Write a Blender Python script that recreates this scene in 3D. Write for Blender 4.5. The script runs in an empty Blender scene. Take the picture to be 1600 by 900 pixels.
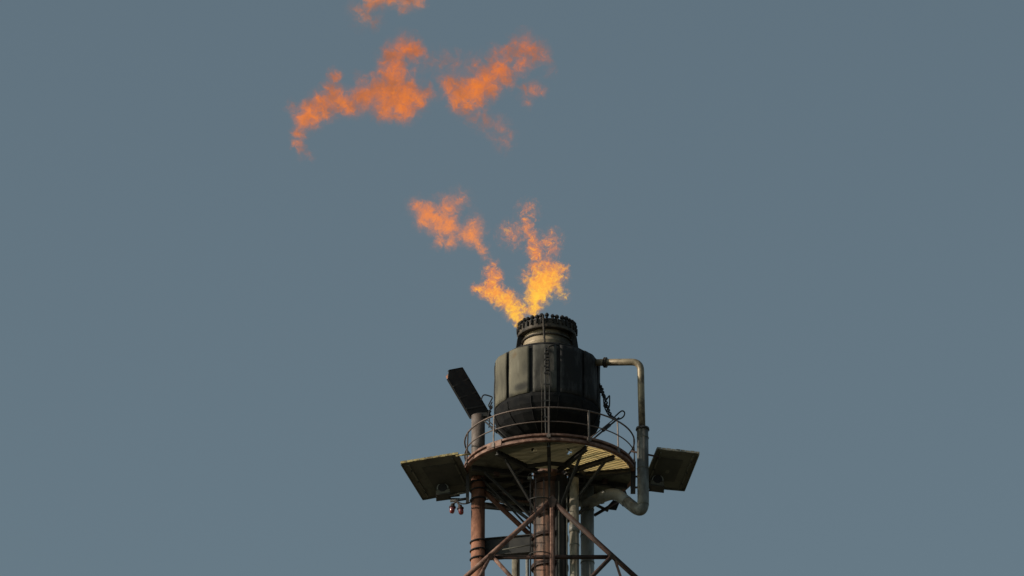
import bpy, math, random
from math import sin, cos, pi, radians as R, sqrt
from mathutils import Vector, Matrix, noise as mnoise

random.seed(11)
scene = bpy.context.scene
col = scene.collection

# ---------------------------------------------------------------- camera, sky, sun, exposure
PITCH = R(25.4)                 # the photographer looks up at the tip of the stack
DIST = 197.0                    # metres from the lens to the middle of the picture
EYE = 1.7
HC = EYE + DIST * sin(PITCH)    # height of the middle of the picture at the stack
FPX = 50.0 * DIST               # focal length in 1600-wide photo pixels: 50 px per metre at the stack
XC = -1.16                      # the stack's axis (x = 0) stands right of the middle of the picture
FWD = Vector((0, cos(PITCH), sin(PITCH)))
UPV = Vector((0, -sin(PITCH), cos(PITCH)))
CAM = Vector((XC, 0, HC)) - DIST * FWD

cam_data = bpy.data.cameras.new('camera')
cam = bpy.data.objects.new('camera', cam_data)
col.objects.link(cam)
cam.location = CAM
cam.rotation_euler = (pi / 2 + PITCH, 0, 0)
cam_data.sensor_width = 36.0
cam_data.lens = 36.0 * FPX / 1600.0
cam_data.clip_start = 0.5
cam_data.clip_end = 30000
scene.camera = cam

SUN_AZ, SUN_EL = R(-77), R(21)            # azimuth counted from straight behind the camera, minus = left
to_sun = Vector((sin(SUN_AZ) * cos(SUN_EL), -cos(SUN_AZ) * cos(SUN_EL), sin(SUN_EL)))

world = bpy.data.worlds.new('World')
scene.world = world
world.use_nodes = True
wn, wl = world.node_tree.nodes, world.node_tree.links
wn.clear()
wo = wn.new('ShaderNodeOutputWorld')
bg = wn.new('ShaderNodeBackground')
sky = wn.new('ShaderNodeTexSky')
sky.sky_type = 'NISHITA'
sky.sun_disc = False
sky.sun_elevation = SUN_EL
sky.sun_rotation = math.atan2(to_sun.x, to_sun.y)
sky.air_density = 1.0
sky.dust_density = 3.0
sky.ozone_density = 1.0
hsv = wn.new('ShaderNodeHueSaturation')
hsv.inputs['Saturation'].default_value = 0.62
tint = wn.new('ShaderNodeMix')
tint.data_type = 'RGBA'
tint.blend_type = 'MULTIPLY'
tint.inputs[0].default_value = 1.0
tint.inputs[7].default_value = (1.0, 1.19, 1.16, 1)
wl.new(sky.outputs[0], hsv.inputs['Color'])
wl.new(hsv.outputs[0], tint.inputs[6])
wl.new(tint.outputs[2], bg.inputs['Color'])
bg.inputs['Strength'].default_value = 0.075
wl.new(bg.outputs[0], wo.inputs['Surface'])

sun_data = bpy.data.lights.new('sun', 'SUN')
sun = bpy.data.objects.new('sun', sun_data)
col.objects.link(sun)
sun_data.energy = 3.9
sun_data.angle = R(0.6)
sun_data.color = (1.0, 0.87, 0.72)
sun.rotation_euler = (-to_sun).to_track_quat('-Z', 'Y').to_euler()
sun.location = (-60, -40, 140)

vs = scene.view_settings
vs.view_transform = 'Standard'
vs.look = 'None'
vs.exposure = 0.0
vs.gamma = 1.0
vs.use_curve_mapping = False
scene.cycles.volume_step_rate = 0.08
scene.cycles.volume_max_steps = 512
scene.cycles.max_bounces = 6
scene.cycles.transparent_max_bounces = 16
scene.render.film_transparent = False


def W(px, py, y=0.0):
    """the place in the world, y metres behind the stack's axis, that lies on a line of sight of the photo"""
    d = FWD + Vector((1, 0, 0)) * ((px - 800) / FPX) + UPV * ((450 - py) / FPX)
    t = (y - CAM.y) / d.y
    return CAM + d * t


def zfront(py, r=0.0):
    """height of a ring of radius r whose near side is seen at py"""
    return W(858, py, -r).z


# ---------------------------------------------------------------- materials
def nodes_of(m):
    m.use_nodes = True
    t = m.node_tree
    t.nodes.clear()
    return t, t.nodes, t.links


def metal(name, base, alt, scale=3.0, rough=0.6, metallic=0.0, bump=0.15, streak=(1, 1, 1), dirt=None,
          dirt_amt=0.45, dirt_scale=1.2, spec=0.15):
    """weathered painted steel: two tones mixed by noise, with a layer of dirt or rust in patches"""
    m = bpy.data.materials.new(name)
    t, n, l = nodes_of(m)
    out = n.new('ShaderNodeOutputMaterial')
    b = n.new('ShaderNodeBsdfPrincipled')
    tc = n.new('ShaderNodeTexCoord')
    info = n.new('ShaderNodeObjectInfo')
    off = n.new('ShaderNodeVectorMath'); off.operation = 'SCALE'
    off.inputs[0].default_value = (17.0, 9.0, 13.0)
    l.new(info.outputs['Random'], off.inputs['Scale'])
    add = n.new('ShaderNodeVectorMath'); add.operation = 'ADD'
    l.new(tc.outputs['Object'], add.inputs[0]); l.new(off.outputs[0], add.inputs[1])
    mp = n.new('ShaderNodeMapping')
    mp.inputs['Scale'].default_value = streak
    l.new(add.outputs[0], mp.inputs['Vector'])
    n1 = n.new('ShaderNodeTexNoise'); n1.inputs['Scale'].default_value = scale
    n1.inputs['Detail'].default_value = 8; n1.inputs['Roughness'].default_value = 0.65
    l.new(mp.outputs[0], n1.inputs['Vector'])
    r1 = n.new('ShaderNodeMapRange'); r1.inputs[1].default_value = 0.33; r1.inputs[2].default_value = 0.68
    l.new(n1.outputs[0], r1.inputs[0])
    mx = n.new('ShaderNodeMix'); mx.data_type = 'RGBA'
    mx.inputs[6].default_value = (*base, 1); mx.inputs[7].default_value = (*alt, 1)
    l.new(r1.outputs[0], mx.inputs[0])
    last = mx.outputs[2]
    if dirt:
        n2 = n.new('ShaderNodeTexNoise'); n2.inputs['Scale'].default_value = dirt_scale
        n2.inputs['Detail'].default_value = 10; n2.inputs['Roughness'].default_value = 0.72
        l.new(mp.outputs[0], n2.inputs['Vector'])
        r2 = n.new('ShaderNodeMapRange'); r2.inputs[1].default_value = 0.62 - dirt_amt * 0.4
        r2.inputs[2].default_value = 0.80 - dirt_amt * 0.4
        l.new(n2.outputs[0], r2.inputs[0])
        m2 = n.new('ShaderNodeMix'); m2.data_type = 'RGBA'
        m2.inputs[7].default_value = (*dirt, 1)
        l.new(r2.outputs[0], m2.inputs[0]); l.new(last, m2.inputs[6])
        last = m2.outputs[2]
    l.new(last, b.inputs['Base Color'])
    b.inputs['Roughness'].default_value = rough
    b.inputs['Metallic'].default_value = metallic
    b.inputs['Specular IOR Level'].default_value = spec
    if bump:
        bp = n.new('ShaderNodeBump'); bp.inputs['Strength'].default_value = bump
        bp.inputs['Distance'].default_value = 0.03
        l.new(n1.outputs[0], bp.inputs['Height']); l.new(bp.outputs[0], b.inputs['Normal'])
    l.new(b.outputs[0], out.inputs['Surface'])
    return m


def stain_or_shade(m, spots):
    """stains and painted shade, each with its own place: (centre, size, squeeze, colour, strength) in the thing's coordinates"""
    t = m.node_tree; n, l = t.nodes, t.links
    b = next(x for x in n if x.type == 'BSDF_PRINCIPLED')
    last = b.inputs['Base Color'].links[0].from_socket
    tc = n.new('ShaderNodeTexCoord')
    nz = n.new('ShaderNodeTexNoise'); nz.inputs['Scale'].default_value = 3.5; nz.inputs['Detail'].default_value = 6
    l.new(tc.outputs['Object'], nz.inputs['Vector'])
    for c, size, sq, colr, amt in spots:
        sub = n.new('ShaderNodeVectorMath'); sub.operation = 'SUBTRACT'; sub.inputs[1].default_value = tuple(c)
        l.new(tc.outputs['Object'], sub.inputs[0])
        mul = n.new('ShaderNodeVectorMath'); mul.operation = 'MULTIPLY'; mul.inputs[1].default_value = sq
        l.new(sub.outputs[0], mul.inputs[0])
        ln = n.new('ShaderNodeVectorMath'); ln.operation = 'LENGTH'; l.new(mul.outputs[0], ln.inputs[0])
        ad = n.new('ShaderNodeMath'); ad.operation = 'MULTIPLY_ADD'; ad.inputs[1].default_value = size * 1.1
        l.new(nz.outputs[0], ad.inputs[0]); l.new(ln.outputs['Value'], ad.inputs[2])
        mr = n.new('ShaderNodeMapRange'); mr.interpolation_type = 'SMOOTHSTEP'
        mr.inputs[1].default_value = size * 0.85; mr.inputs[2].default_value = size * 1.7
        mr.inputs[3].default_value = amt; mr.inputs[4].default_value = 0.0
        l.new(ad.outputs[0], mr.inputs[0])
        mx = n.new('ShaderNodeMix'); mx.data_type = 'RGBA'; mx.inputs[7].default_value = (*colr, 1)
        l.new(mr.outputs[0], mx.inputs[0]); l.new(last, mx.inputs[6]); last = mx.outputs[2]
    l.new(last, b.inputs['Base Color'])


def resin(name, base, alt, through, share):
    """glass-fibre boards: daylight from above glows through them"""
    m = metal(name, base, alt, scale=5, rough=0.7, dirt=(0.05, 0.045, 0.03), dirt_amt=0.25, dirt_scale=2.5, bump=0.1)
    t = m.node_tree; n, l = t.nodes, t.links
    out = next(x for x in n if x.type == 'OUTPUT_MATERIAL')
    b = next(x for x in n if x.type == 'BSDF_PRINCIPLED')
    tr = n.new('ShaderNodeBsdfTranslucent'); tr.inputs['Color'].default_value = (*through, 1)
    ms = n.new('ShaderNodeMixShader'); ms.inputs[0].default_value = share
    l.new(b.outputs[0], ms.inputs[1]); l.new(tr.outputs[0], ms.inputs[2]); l.new(ms.outputs[0], out.inputs['Surface'])
    return m


M = {}
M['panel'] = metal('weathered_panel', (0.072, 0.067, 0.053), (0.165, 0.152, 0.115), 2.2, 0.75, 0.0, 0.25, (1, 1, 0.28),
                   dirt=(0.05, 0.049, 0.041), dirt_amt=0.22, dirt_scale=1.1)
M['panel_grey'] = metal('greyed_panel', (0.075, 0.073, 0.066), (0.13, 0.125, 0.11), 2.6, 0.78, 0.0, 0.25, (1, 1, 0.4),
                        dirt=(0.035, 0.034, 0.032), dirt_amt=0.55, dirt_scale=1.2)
M['panel_soot_shade'] = metal('soot_shaded_panel', (0.06, 0.061, 0.066), (0.095, 0.095, 0.095), 2.5, 0.8, 0.0, 0.25, (1, 1, 0.35),
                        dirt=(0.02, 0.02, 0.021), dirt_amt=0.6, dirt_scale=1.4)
M['soot'] = metal('black_soot', (0.024, 0.024, 0.026), (0.04, 0.039, 0.039), 4, 0.9, 0.0, 0.12, spec=0.1)
M['bowl_soot'] = metal('baked_soot', (0.012, 0.0125, 0.014), (0.023, 0.0225, 0.0225), 4, 0.95, 0.0, 0.1, spec=0.05)
M['burnt'] = metal('burnt_steel', (0.055, 0.047, 0.04), (0.11, 0.09, 0.07), 5, 0.6, 0.1, 0.25,
                   dirt=(0.018, 0.017, 0.016), dirt_amt=0.5, dirt_scale=3)
M['neck'] = metal('scorched_neck', (0.38, 0.31, 0.22), (0.26, 0.21, 0.15), 4, 0.5, 0.15, 0.15,
                  dirt=(0.05, 0.043, 0.035), dirt_amt=0.15, dirt_scale=2.2)
M['rust'] = metal('red_oxide', (0.36, 0.18, 0.12), (0.25, 0.11, 0.07), 5, 0.6, 0.0, 0.12, (1, 1, 0.5),
                  dirt=(0.13, 0.065, 0.045), dirt_amt=0.5, dirt_scale=2.0)
M['rust_pale'] = metal('faded_oxide', (0.27, 0.165, 0.13), (0.20, 0.11, 0.08), 6, 0.62, 0.0, 0.12,
                       dirt=(0.09, 0.05, 0.04), dirt_amt=0.5, dirt_scale=3)
M['rust_dark'] = metal('dark_oxide', (0.06, 0.037, 0.032), (0.09, 0.05, 0.04), 6, 0.65, 0.0, 0.15,
                       dirt=(0.03, 0.025, 0.023), dirt_amt=0.5, dirt_scale=3)
M['riser'] = metal('rusted_riser', (0.25, 0.15, 0.105), (0.19, 0.085, 0.055), 3.5, 0.62, 0.0, 0.2, (1, 1, 0.35),
                   dirt=(0.06, 0.046, 0.04), dirt_amt=0.6, dirt_scale=2)
M['post_top'] = metal('smoked_post', (0.18, 0.15, 0.135), (0.12, 0.1, 0.092), 5, 0.55, 0.05, 0.12,
                      dirt=(0.08, 0.06, 0.05), dirt_amt=0.4, dirt_scale=2)
M['clad'] = metal('grey_cladding', (0.30, 0.31, 0.295), (0.23, 0.235, 0.225), 4, 0.5, 0.1, 0.08, (1, 1, 0.5),
                  dirt=(0.15, 0.145, 0.13), dirt_amt=0.4, dirt_scale=2)
M['clad_shade'] = metal('shaded_cladding', (0.185, 0.19, 0.18), (0.135, 0.14, 0.135), 4, 0.5, 0.1, 0.1, (1, 1, 0.5),  # darker copy for the sleeve, its shade painted into the cladding colour
                       dirt=(0.08, 0.078, 0.07), dirt_amt=0.5, dirt_scale=2)
M['clad_pale'] = metal('pale_cladding', (0.27, 0.25, 0.20), (0.19, 0.175, 0.14), 4, 0.45, 0.1, 0.08, (1, 1, 0.5),
                       dirt=(0.09, 0.08, 0.065), dirt_amt=0.35, dirt_scale=2)
M['pipe_tan'] = metal('tan_pipe', (0.30, 0.25, 0.17), (0.21, 0.175, 0.125), 7, 0.45, 0.2, 0.12,
                      dirt=(0.06, 0.05, 0.04), dirt_amt=0.4, dirt_scale=3)
M['shield'] = metal('shield_underside', (0.12, 0.12, 0.102), (0.17, 0.167, 0.14), 3, 0.75, 0.0, 0.15,
                    dirt=(0.08, 0.08, 0.07), dirt_amt=0.45, dirt_scale=1.5)
M['shield_in'] = metal('shield_inset', (0.06, 0.061, 0.056), (0.09, 0.09, 0.08), 3, 0.8, 0.0, 0.1)
M['shield_edge'] = metal('sunlit_edge', (0.40, 0.34, 0.16), (0.26, 0.21, 0.10), 7, 0.7, 0.0, 0.2,  # yellow sunlight on the shield's front edge, painted into the colour
                         dirt=(0.09, 0.07, 0.045), dirt_amt=0.45, dirt_scale=5)
M['dark'] = metal('dark_steel', (0.035, 0.036, 0.038), (0.06, 0.058, 0.055), 5, 0.6, 0.1, 0.12)
M['rail'] = metal('handrail_paint', (0.155, 0.12, 0.105), (0.10, 0.075, 0.065), 8, 0.5, 0.1, 0.1)
M['plate'] = metal('olive_plate', (0.12, 0.12, 0.10), (0.18, 0.178, 0.145), 3, 0.75, 0.0, 0.2,
                   dirt=(0.07, 0.07, 0.06), dirt_amt=0.5, dirt_scale=1.6)
M['lamp_body'] = metal('lamp_housing', (0.36, 0.37, 0.35), (0.26, 0.265, 0.25), 7, 0.5, 0.2, 0.08)
M['cable'] = metal('black_cable', (0.02, 0.02, 0.022), (0.035, 0.033, 0.033), 9, 0.6, 0, 0.0)
M['board_bright'] = resin('resin_board', (0.40, 0.35, 0.23), (0.32, 0.28, 0.18), (0.98, 0.86, 0.58), 0.88)
M['board_dull'] = resin('dull_board', (0.16, 0.15, 0.10), (0.11, 0.105, 0.07), (0.52, 0.485, 0.37), 0.66)  # darker and less translucent than the bright boards

m = bpy.data.materials.new('ground_soil')
t, n, l = nodes_of(m)
out = n.new('ShaderNodeOutputMaterial'); b = n.new('ShaderNodeBsdfPrincipled')
tc = n.new('ShaderNodeTexCoord'); nz = n.new('ShaderNodeTexNoise'); nz.inputs['Scale'].default_value = 0.05
nz.inputs['Detail'].default_value = 12
l.new(tc.outputs['Object'], nz.inputs['Vector'])
cr = n.new('ShaderNodeValToRGB')
cr.color_ramp.elements[0].position = 0.38; cr.color_ramp.elements[0].color = (0.05, 0.062, 0.03, 1)
cr.color_ramp.elements[1].position = 0.62; cr.color_ramp.elements[1].color = (0.14, 0.12, 0.085, 1)
l.new(nz.outputs[0], cr.inputs[0]); l.new(cr.outputs[0], b.inputs['Base Color'])
b.inputs['Roughness'].default_value = 0.95
l.new(b.outputs[0], out.inputs['Surface'])
M['ground'] = m

m = bpy.data.materials.new('red_lamp_glass')
t, n, l = nodes_of(m)
out = n.new('ShaderNodeOutputMaterial'); b = n.new('ShaderNodeBsdfPrincipled')
tc = n.new('ShaderNodeTexCoord'); nz = n.new('ShaderNodeTexNoise'); nz.inputs['Scale'].default_value = 25
l.new(tc.outputs['Object'], nz.inputs['Vector'])
cr = n.new('ShaderNodeValToRGB')
cr.color_ramp.elements[0].color = (0.10, 0.015, 0.018, 1); cr.color_ramp.elements[1].color = (0.2, 0.03, 0.03, 1)
l.new(nz.outputs[0], cr.inputs[0]); l.new(cr.outputs[0], b.inputs['Base Color'])
b.inputs['Roughness'].default_value = 0.12
b.inputs['Coat Weight'].default_value = 0.6
l.new(b.outputs[0], out.inputs['Surface'])
M['red_glass'] = m


# ---------------------------------------------------------------- mesh helpers
class MB:
    """collects shapes in world coordinates and links them as ONE mesh object"""

    def __init__(self):
        self.v, self.f, self.s = [], [], []

    def add(self, verts, faces, smooth=False):
        o = len(self.v)
        self.v += [Vector(p) for p in verts]
        self.f += [tuple(i + o for i in fc) for fc in faces]
        self.s += [smooth] * len(faces) if not isinstance(smooth, list) else smooth
        return self

    def tube(self, pts, r, seg=12, cap=True):
        pts = [Vector(p) for p in pts]
        k = len(pts)
        rs = r if isinstance(r, (list, tuple)) else [r] * k
        tang = []
        for i in range(k):
            a = pts[max(0, i - 1)]; c = pts[min(k - 1, i + 1)]
            tang.append((c - a).normalized())
        ref = Vector((0, 0, 1)) if abs(tang[0].z) < 0.9 else Vector((1, 0, 0))
        nrm = tang[0].cross(ref).normalized()
        verts, faces, sm = [], [], []
        for i in range(k):
            nrm = (nrm - tang[i] * nrm.dot(tang[i])).normalized()
            bi = tang[i].cross(nrm)
            for j in range(seg):
                a = 2 * pi * j / seg
                verts.append(pts[i] + (nrm * cos(a) + bi * sin(a)) * rs[i])
        for i in range(k - 1):
            for j in range(seg):
                q = (j + 1) % seg
                faces.append((i * seg + j, i * seg + q, (i + 1) * seg + q, (i + 1) * seg + j)); sm.append(True)
        if cap:
            faces.append(tuple(reversed(range(seg)))); sm.append(False)
            faces.append(tuple((k - 1) * seg + j for j in range(seg))); sm.append(False)
        return self.add(verts, faces, sm)

    def ring(self, r, z, tr, a0=0, a1=360, seg=72, ts=8, cx=0, cy=0):
        """a round bar bent to a circle; angles from the near side, plus = right"""
        full = abs(a1 - a0) >= 360
        k = seg
        verts, faces = [], []
        cnt = k if full else k + 1
        for i in range(cnt):
            a = R(a0 + (a1 - a0) * i / k)
            d = Vector((sin(a), -cos(a), 0))
            for j in range(ts):
                b = 2 * pi * j / ts
                verts.append(Vector((cx, cy, z)) + d * (r + tr * cos(b)) + Vector((0, 0, tr * sin(b))))
        for i in range(k):
            i2 = (i + 1) % cnt
            for j in range(ts):
                q = (j + 1) % ts
                faces.append((i * ts + j, i2 * ts + j, i2 * ts + q, i * ts + q))
        return self.add(verts, faces, True)

    def lathe(self, prof, seg=48, cx=0, cy=0, a0=0.0, smooth=True, closed=False):
        """profile of (radius, height) turned about the vertical"""
        k = len(prof)
        verts, faces = [], []
        for i in range(seg):
            a = R(a0) + 2 * pi * i / seg
            for (r, z) in prof:
                verts.append((cx + r * sin(a), cy - r * cos(a), z))
        for i in range(seg):
            i2 = (i + 1) % seg
            for j in range(k - (0 if closed else 1)):
                q = (j + 1) % k
                faces.append((i * k + j, i2 * k + j, i2 * k + q, i * k + q))
        return self.add(verts, faces, smooth)

    def box(self, c, size, rot=None):
        c = Vector(c); sx, sy, sz = (s / 2 for s in size)
        rot = rot or Matrix.Identity(3)
        vs_ = [c + rot @ Vector((x * sx, y * sy, z * sz)) for x in (-1, 1) for y in (-1, 1) for z in (-1, 1)]
        return self.add(vs_, [(0, 1, 3, 2), (4, 6, 7, 5), (0, 4, 5, 1), (2, 3, 7, 6), (0, 2, 6, 4), (1, 5, 7, 3)])

    def bar(self, p, q, w, h, up=Vector((0, 0, 1))):
        """square bar from p to q, h along up"""
        p, q = Vector(p), Vector(q)
        d = q - p
        x = d.normalized()
        y = Vector(up).cross(x).normalized()
        z = x.cross(y)
        rot = Matrix((x, y, z)).transposed()
        return self.box((p + q) / 2, (d.length, w, h), rot)

    def ibeam(self, p, q, w, h, up=Vector((0, 0, 1)), tf=0.02):
        p, q = Vector(p), Vector(q); up = Vector(up)
        x = (q - p).normalized(); z = (up - x * up.dot(x)).normalized()
        self.bar(p, q, tf, h - 2 * tf, up)
        self.bar(p + z * (h / 2 - tf / 2), q + z * (h / 2 - tf / 2), w, tf, up)
        self.bar(p - z * (h / 2 - tf / 2), q - z * (h / 2 - tf / 2), w, tf, up)
        return self

    def slab(self, corners, thick, nrm):
        """flat plate given by its corners, thickened along nrm"""
        k = len(corners)
        c = [Vector(p) for p in corners]; o = Vector(nrm) * thick
        verts = c + [p + o for p in c]
        faces = [tuple(range(k)), tuple(reversed(range(k, 2 * k)))]
        faces += [(i, i + k, (i + 1) % k + k, (i + 1) % k) for i in range(k)]
        return self.add(verts, faces)

    def build(self, name, mat, parent=None, kind=None, fix=True):
        me = bpy.data.meshes.new(name)
        off = Vector(parent['base']) if parent is not None and 'base' in parent else Vector((0, 0, 0))
        me.from_pydata([tuple(p - off) for p in self.v], [], self.f)
        me.polygons.foreach_set('use_smooth', self.s)
        if fix:
            import bmesh
            bm = bmesh.new(); bm.from_mesh(me)
            bmesh.ops.recalc_face_normals(bm, faces=bm.faces)
            bm.to_mesh(me); bm.free()
        me.materials.append(mat)
        me.update()
        o = bpy.data.objects.new(name, me)
        col.objects.link(o)
        if parent is not None:
            o.parent = parent
            if 'base' in parent:
                o['base'] = parent['base']
        if kind:
            o['kind'] = kind
        return o


def thing(name, label, cat, base, group=None):
    o = bpy.data.objects.new(name, None)
    o.empty_display_size = 0.3
    col.objects.link(o)
    o.location = base
    o['base'] = list(base)
    o['label'] = label
    o['category'] = cat
    if group:
        o['group'] = group
    return o


def arc(p0, p1, p2, k=8):
    """a bend from p0 to p2 that turns at the corner p1"""
    p0, p1, p2 = Vector(p0), Vector(p1), Vector(p2)
    return [p0 * (1 - t) ** 2 + p1 * 2 * t * (1 - t) + p2 * t * t for t in [i / k for i in range(k + 1)]]


def route(pts, bend):
    """polyline with rounded corners"""
    pts = [Vector(p) for p in pts]
    res = [pts[0]]
    for i in range(1, len(pts) - 1):
        a, b_, c = pts[i - 1], pts[i], pts[i + 1]
        d0 = min(bend, (a - b_).length * 0.48); d1 = min(bend, (c - b_).length * 0.48)
        res += arc(b_ + (a - b_).normalized() * d0, b_, b_ + (c - b_).normalized() * d1, 7)
    res.append(pts[-1])
    return res


def spline(pts, k=6):
    """smooth curve through points"""
    pts = [Vector(p) for p in pts]
    P = [pts[0]] + pts + [pts[-1]]
    res = []
    for i in range(1, len(P) - 2):
        for j in range(k):
            t = j / k
            a, b_, c, d = P[i - 1], P[i], P[i + 1], P[i + 2]
            res.append(0.5 * ((2 * b_) + (c - a) * t + (2 * a - 5 * b_ + 4 * c - d) * t * t
                              + (3 * b_ - a - 3 * c + d) * t ** 3))
    res.append(pts[-1])
    return res


def pol(a, r, z):
    a = R(a)
    return Vector((r * sin(a), -r * cos(a), z))


# ---------------------------------------------------------------- ground
g = MB()
ring_n = 96
gv = [(0, 0, 0)] + [(9000 * sin(2 * pi * i / ring_n), 9000 * cos(2 * pi * i / ring_n), 0) for i in range(ring_n)]
g.add(gv, [(0, 1 + (i + 1) % ring_n, 1 + i) for i in range(ring_n)])
go = g.build('ground', M['ground'])
go['kind'] = 'structure'
go['label'] = 'flat open ground of grass and bare soil'

# heights that several things share
Z_DECK = zfront(689, 2.60)          # underside of the deck ring
Z_DTOP = zfront(677, 2.60)
Z_RAIL = zfront(636.5, 2.62)
Z_MID = zfront(658.5, 2.62)
Z_PT = zfront(538, 1.64)            # top and bottom of the drum's plates
Z_PB = zfront(611, 1.64)
Z_FT = zfront(497, 0.90)            # top of the nozzle ring
Z_FB = zfront(508, 0.90)
Z_SEEN = W(858, 905, 0).z           # everything below this lies under the picture

# ---------------------------------------------------------------- riser (main stack pipe)
rt = thing('riser_pipe', 'thick rust brown main stack pipe carrying the drum, behind the caged ladder', 'stack pipe', (0, 0, 0))
zt = Z_PB - 1.15
rp = MB()
rp.lathe([(0.50, 0.0), (0.50, zt)], 40)
rp.build('pipe', M['riser'], rt)
for py in (737, 782, 821, 867):
    z = W(858, py + 11, -0.5).z
    fl = MB()
    fl.lathe([(0.497, z - 0.06), (0.575, z - 0.06), (0.575, z - 0.008), (0.56, z - 0.008), (0.56, z + 0.008),
              (0.575, z + 0.008), (0.575, z + 0.06), (0.497, z + 0.06)], 40, smooth=False)
    fl.build('flange', M['rust_dark'], rt)

# ---------------------------------------------------------------- the burner drum
tip = thing('flare_tip', 'sooty drum shaped burner with plated sides and a crown of nozzles under the flames',
            'flare tip', (0, 0, zt - 0.02))
SEAM0, NP = -48.0, 12
TB = Vector(tip['base'])
stain_or_shade(M['panel'], [(W(805, 553, -1.36) - TB, 0.15, (1, 1, 1), (0.12, 0.075, 0.035), 0.75),
                   (W(819, 603, -1.46) - TB, 0.30, (0.8, 0.8, 1.6), (0.03, 0.03, 0.028), 0.9),
                   (W(824, 575, -1.5) - TB, 0.22, (1.6, 1.0, 0.6), (0.05, 0.049, 0.042), 0.6),
                   (W(799, 622, -1.2) - TB, 0.22, (1, 1, 1.3), (0.035, 0.035, 0.032), 0.7),
                   (W(800, 590, -1.3) - TB, 0.13, (2.6, 1, 0.45), (0.085, 0.058, 0.035), 0.55),
                   (W(813, 570, -1.42) - TB, 0.12, (3.0, 1, 0.4), (0.21, 0.195, 0.155), 0.5),
                   (W(783, 585, -0.9) - TB, 0.12, (3.0, 1, 0.4), (0.19, 0.17, 0.13), 0.5),
                   (W(790, 640, -1.0) - TB, 0.15, (1, 1, 0.8), (0.03, 0.03, 0.028), 0.8),
                   (W(779, 600, -0.6) - TB, 0.25, (1.6, 1, 0.6), (0.05, 0.049, 0.042), 0.6)])
sh = MB()
sh.lathe([(0.3, Z_PT - 0.10), (1.20, Z_PT - 0.02), (1.56, Z_PT + 0.0), (1.575, Z_PT - 0.06), (1.575, Z_PB + 0.02), (1.5, Z_PB - 0.03)],
         60, smooth=False)
sh.build('shell', M['soot'], tip)
for k in range(NP):
    a_l = SEAM0 + k * 30 + 2.1
    a_r = SEAM0 + (k + 1) * 30 - 2.1
    nx, nz_ = 9, 10
    pm = MB()
    verts, faces = [], []
    fold = 0.32 + 0.3 * random.random()
    for layer in (0, 1):
        for i in range(nx):
            u = i / (nx - 1)
            a = a_l + (a_r - a_l) * u
            for j in range(nz_):
                v = j / (nz_ - 1)
                z = Z_PB + (Z_PT - Z_PB) * v
                r = 1.645 * (cos(R(13.3)) / cos(R((a - (a_l + a_r) / 2)))) ** 0.75
                r += 0.045 * max(0, 1 - abs(u - fold) / 0.5)
                q = Vector((a * 0.05, v * 2.2, k * 3.7))
                r += 0.022 * mnoise.noise(q * 1.1) + 0.010 * mnoise.noise(q * 3.1)
                z += (0.02 * mnoise.noise(Vector((a * 0.09, k, 2 + 5 * (v > 0.5))))) * (1 if j in (0, nz_ - 1) else 0)
                verts.append(pol(a, r - layer * 0.035, z))
    idx = lambda L, i, j: L * nx * nz_ + i * nz_ + j
    for i in range(nx - 1):
        for j in range(nz_ - 1):
            faces.append((idx(0, i, j), idx(0, i + 1, j), idx(0, i + 1, j + 1), idx(0, i, j + 1)))
    for i in range(nx - 1):
        for j in (0, nz_ - 1):
            faces.append((idx(0, i, j), idx(0, i + 1, j), idx(1, i + 1, j), idx(1, i, j)))
    for j in range(nz_ - 1):
        for i in (0, nx - 1):
            faces.append((idx(0, i, j), idx(0, i, j + 1), idx(1, i, j + 1), idx(1, i, j)))
    pm.add(verts, faces, [i < (nx - 1) * (nz_ - 1) for i in range(len(faces))])
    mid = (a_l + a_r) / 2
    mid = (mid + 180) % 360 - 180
    mat = M['panel'] if -90 < mid < -20 else M['panel_grey'] if -20 < mid < 0 else M['panel_soot_shade']  # plates turned from the sun take darker copies, shade painted in with soot
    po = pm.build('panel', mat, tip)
    if mat is M['panel_soot_shade'] and mid < 90 and mid > 0:
        po['label'] = 'side plate darkened by soot and painted shade'
bw = MB()
bw.lathe([(1.50, Z_PB + 0.06), (1.63, Z_PB + 0.02), (1.655, Z_PB - 0.12), (1.62, Z_PB - 0.34), (1.50, Z_PB - 0.57), (1.30, Z_PB - 0.78),
          (1.02, Z_PB - 0.95), (0.72, Z_PB - 1.08), (0.53, Z_PB - 1.15), (0.53, Z_PB - 1.3)], 24, a0=SEAM0 + 1, smooth=False)
bw.build('bowl', M['bowl_soot'], tip)
for k in range(12):      # welded seams of the bowl
    pts = [pol(SEAM0 + k * 30, r + 0.012, z) for r, z in
           [(1.655, Z_PB - 0.12), (1.62, Z_PB - 0.34), (1.50, Z_PB - 0.57), (1.30, Z_PB - 0.78), (1.02, Z_PB - 0.95), (0.72, Z_PB - 1.08)]]
    MB().tube(pts, 0.014, 5).build('seam', M['bowl_soot'], tip)
nk = MB()
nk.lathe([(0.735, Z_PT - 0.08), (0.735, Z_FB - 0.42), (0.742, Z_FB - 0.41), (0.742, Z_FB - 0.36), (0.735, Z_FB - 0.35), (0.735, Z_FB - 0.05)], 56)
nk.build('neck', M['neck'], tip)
stain_or_shade(M['neck'], [(Vector((0.62, -0.42, Z_FB - 0.5)) - TB, 0.62, (1, 1, 0.5), (0.03, 0.027, 0.025), 0.92)])  # dark spot paints shade onto the right side of the neck
fr = MB()
fr.lathe([(0.73, Z_FB - 0.225), (0.79, Z_FB - 0.225), (0.79, Z_FB - 0.18), (0.73, Z_FB - 0.18)], 56, smooth=False, closed=True)
fr.build('collar', M['burnt'], tip)
rg = MB()
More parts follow.
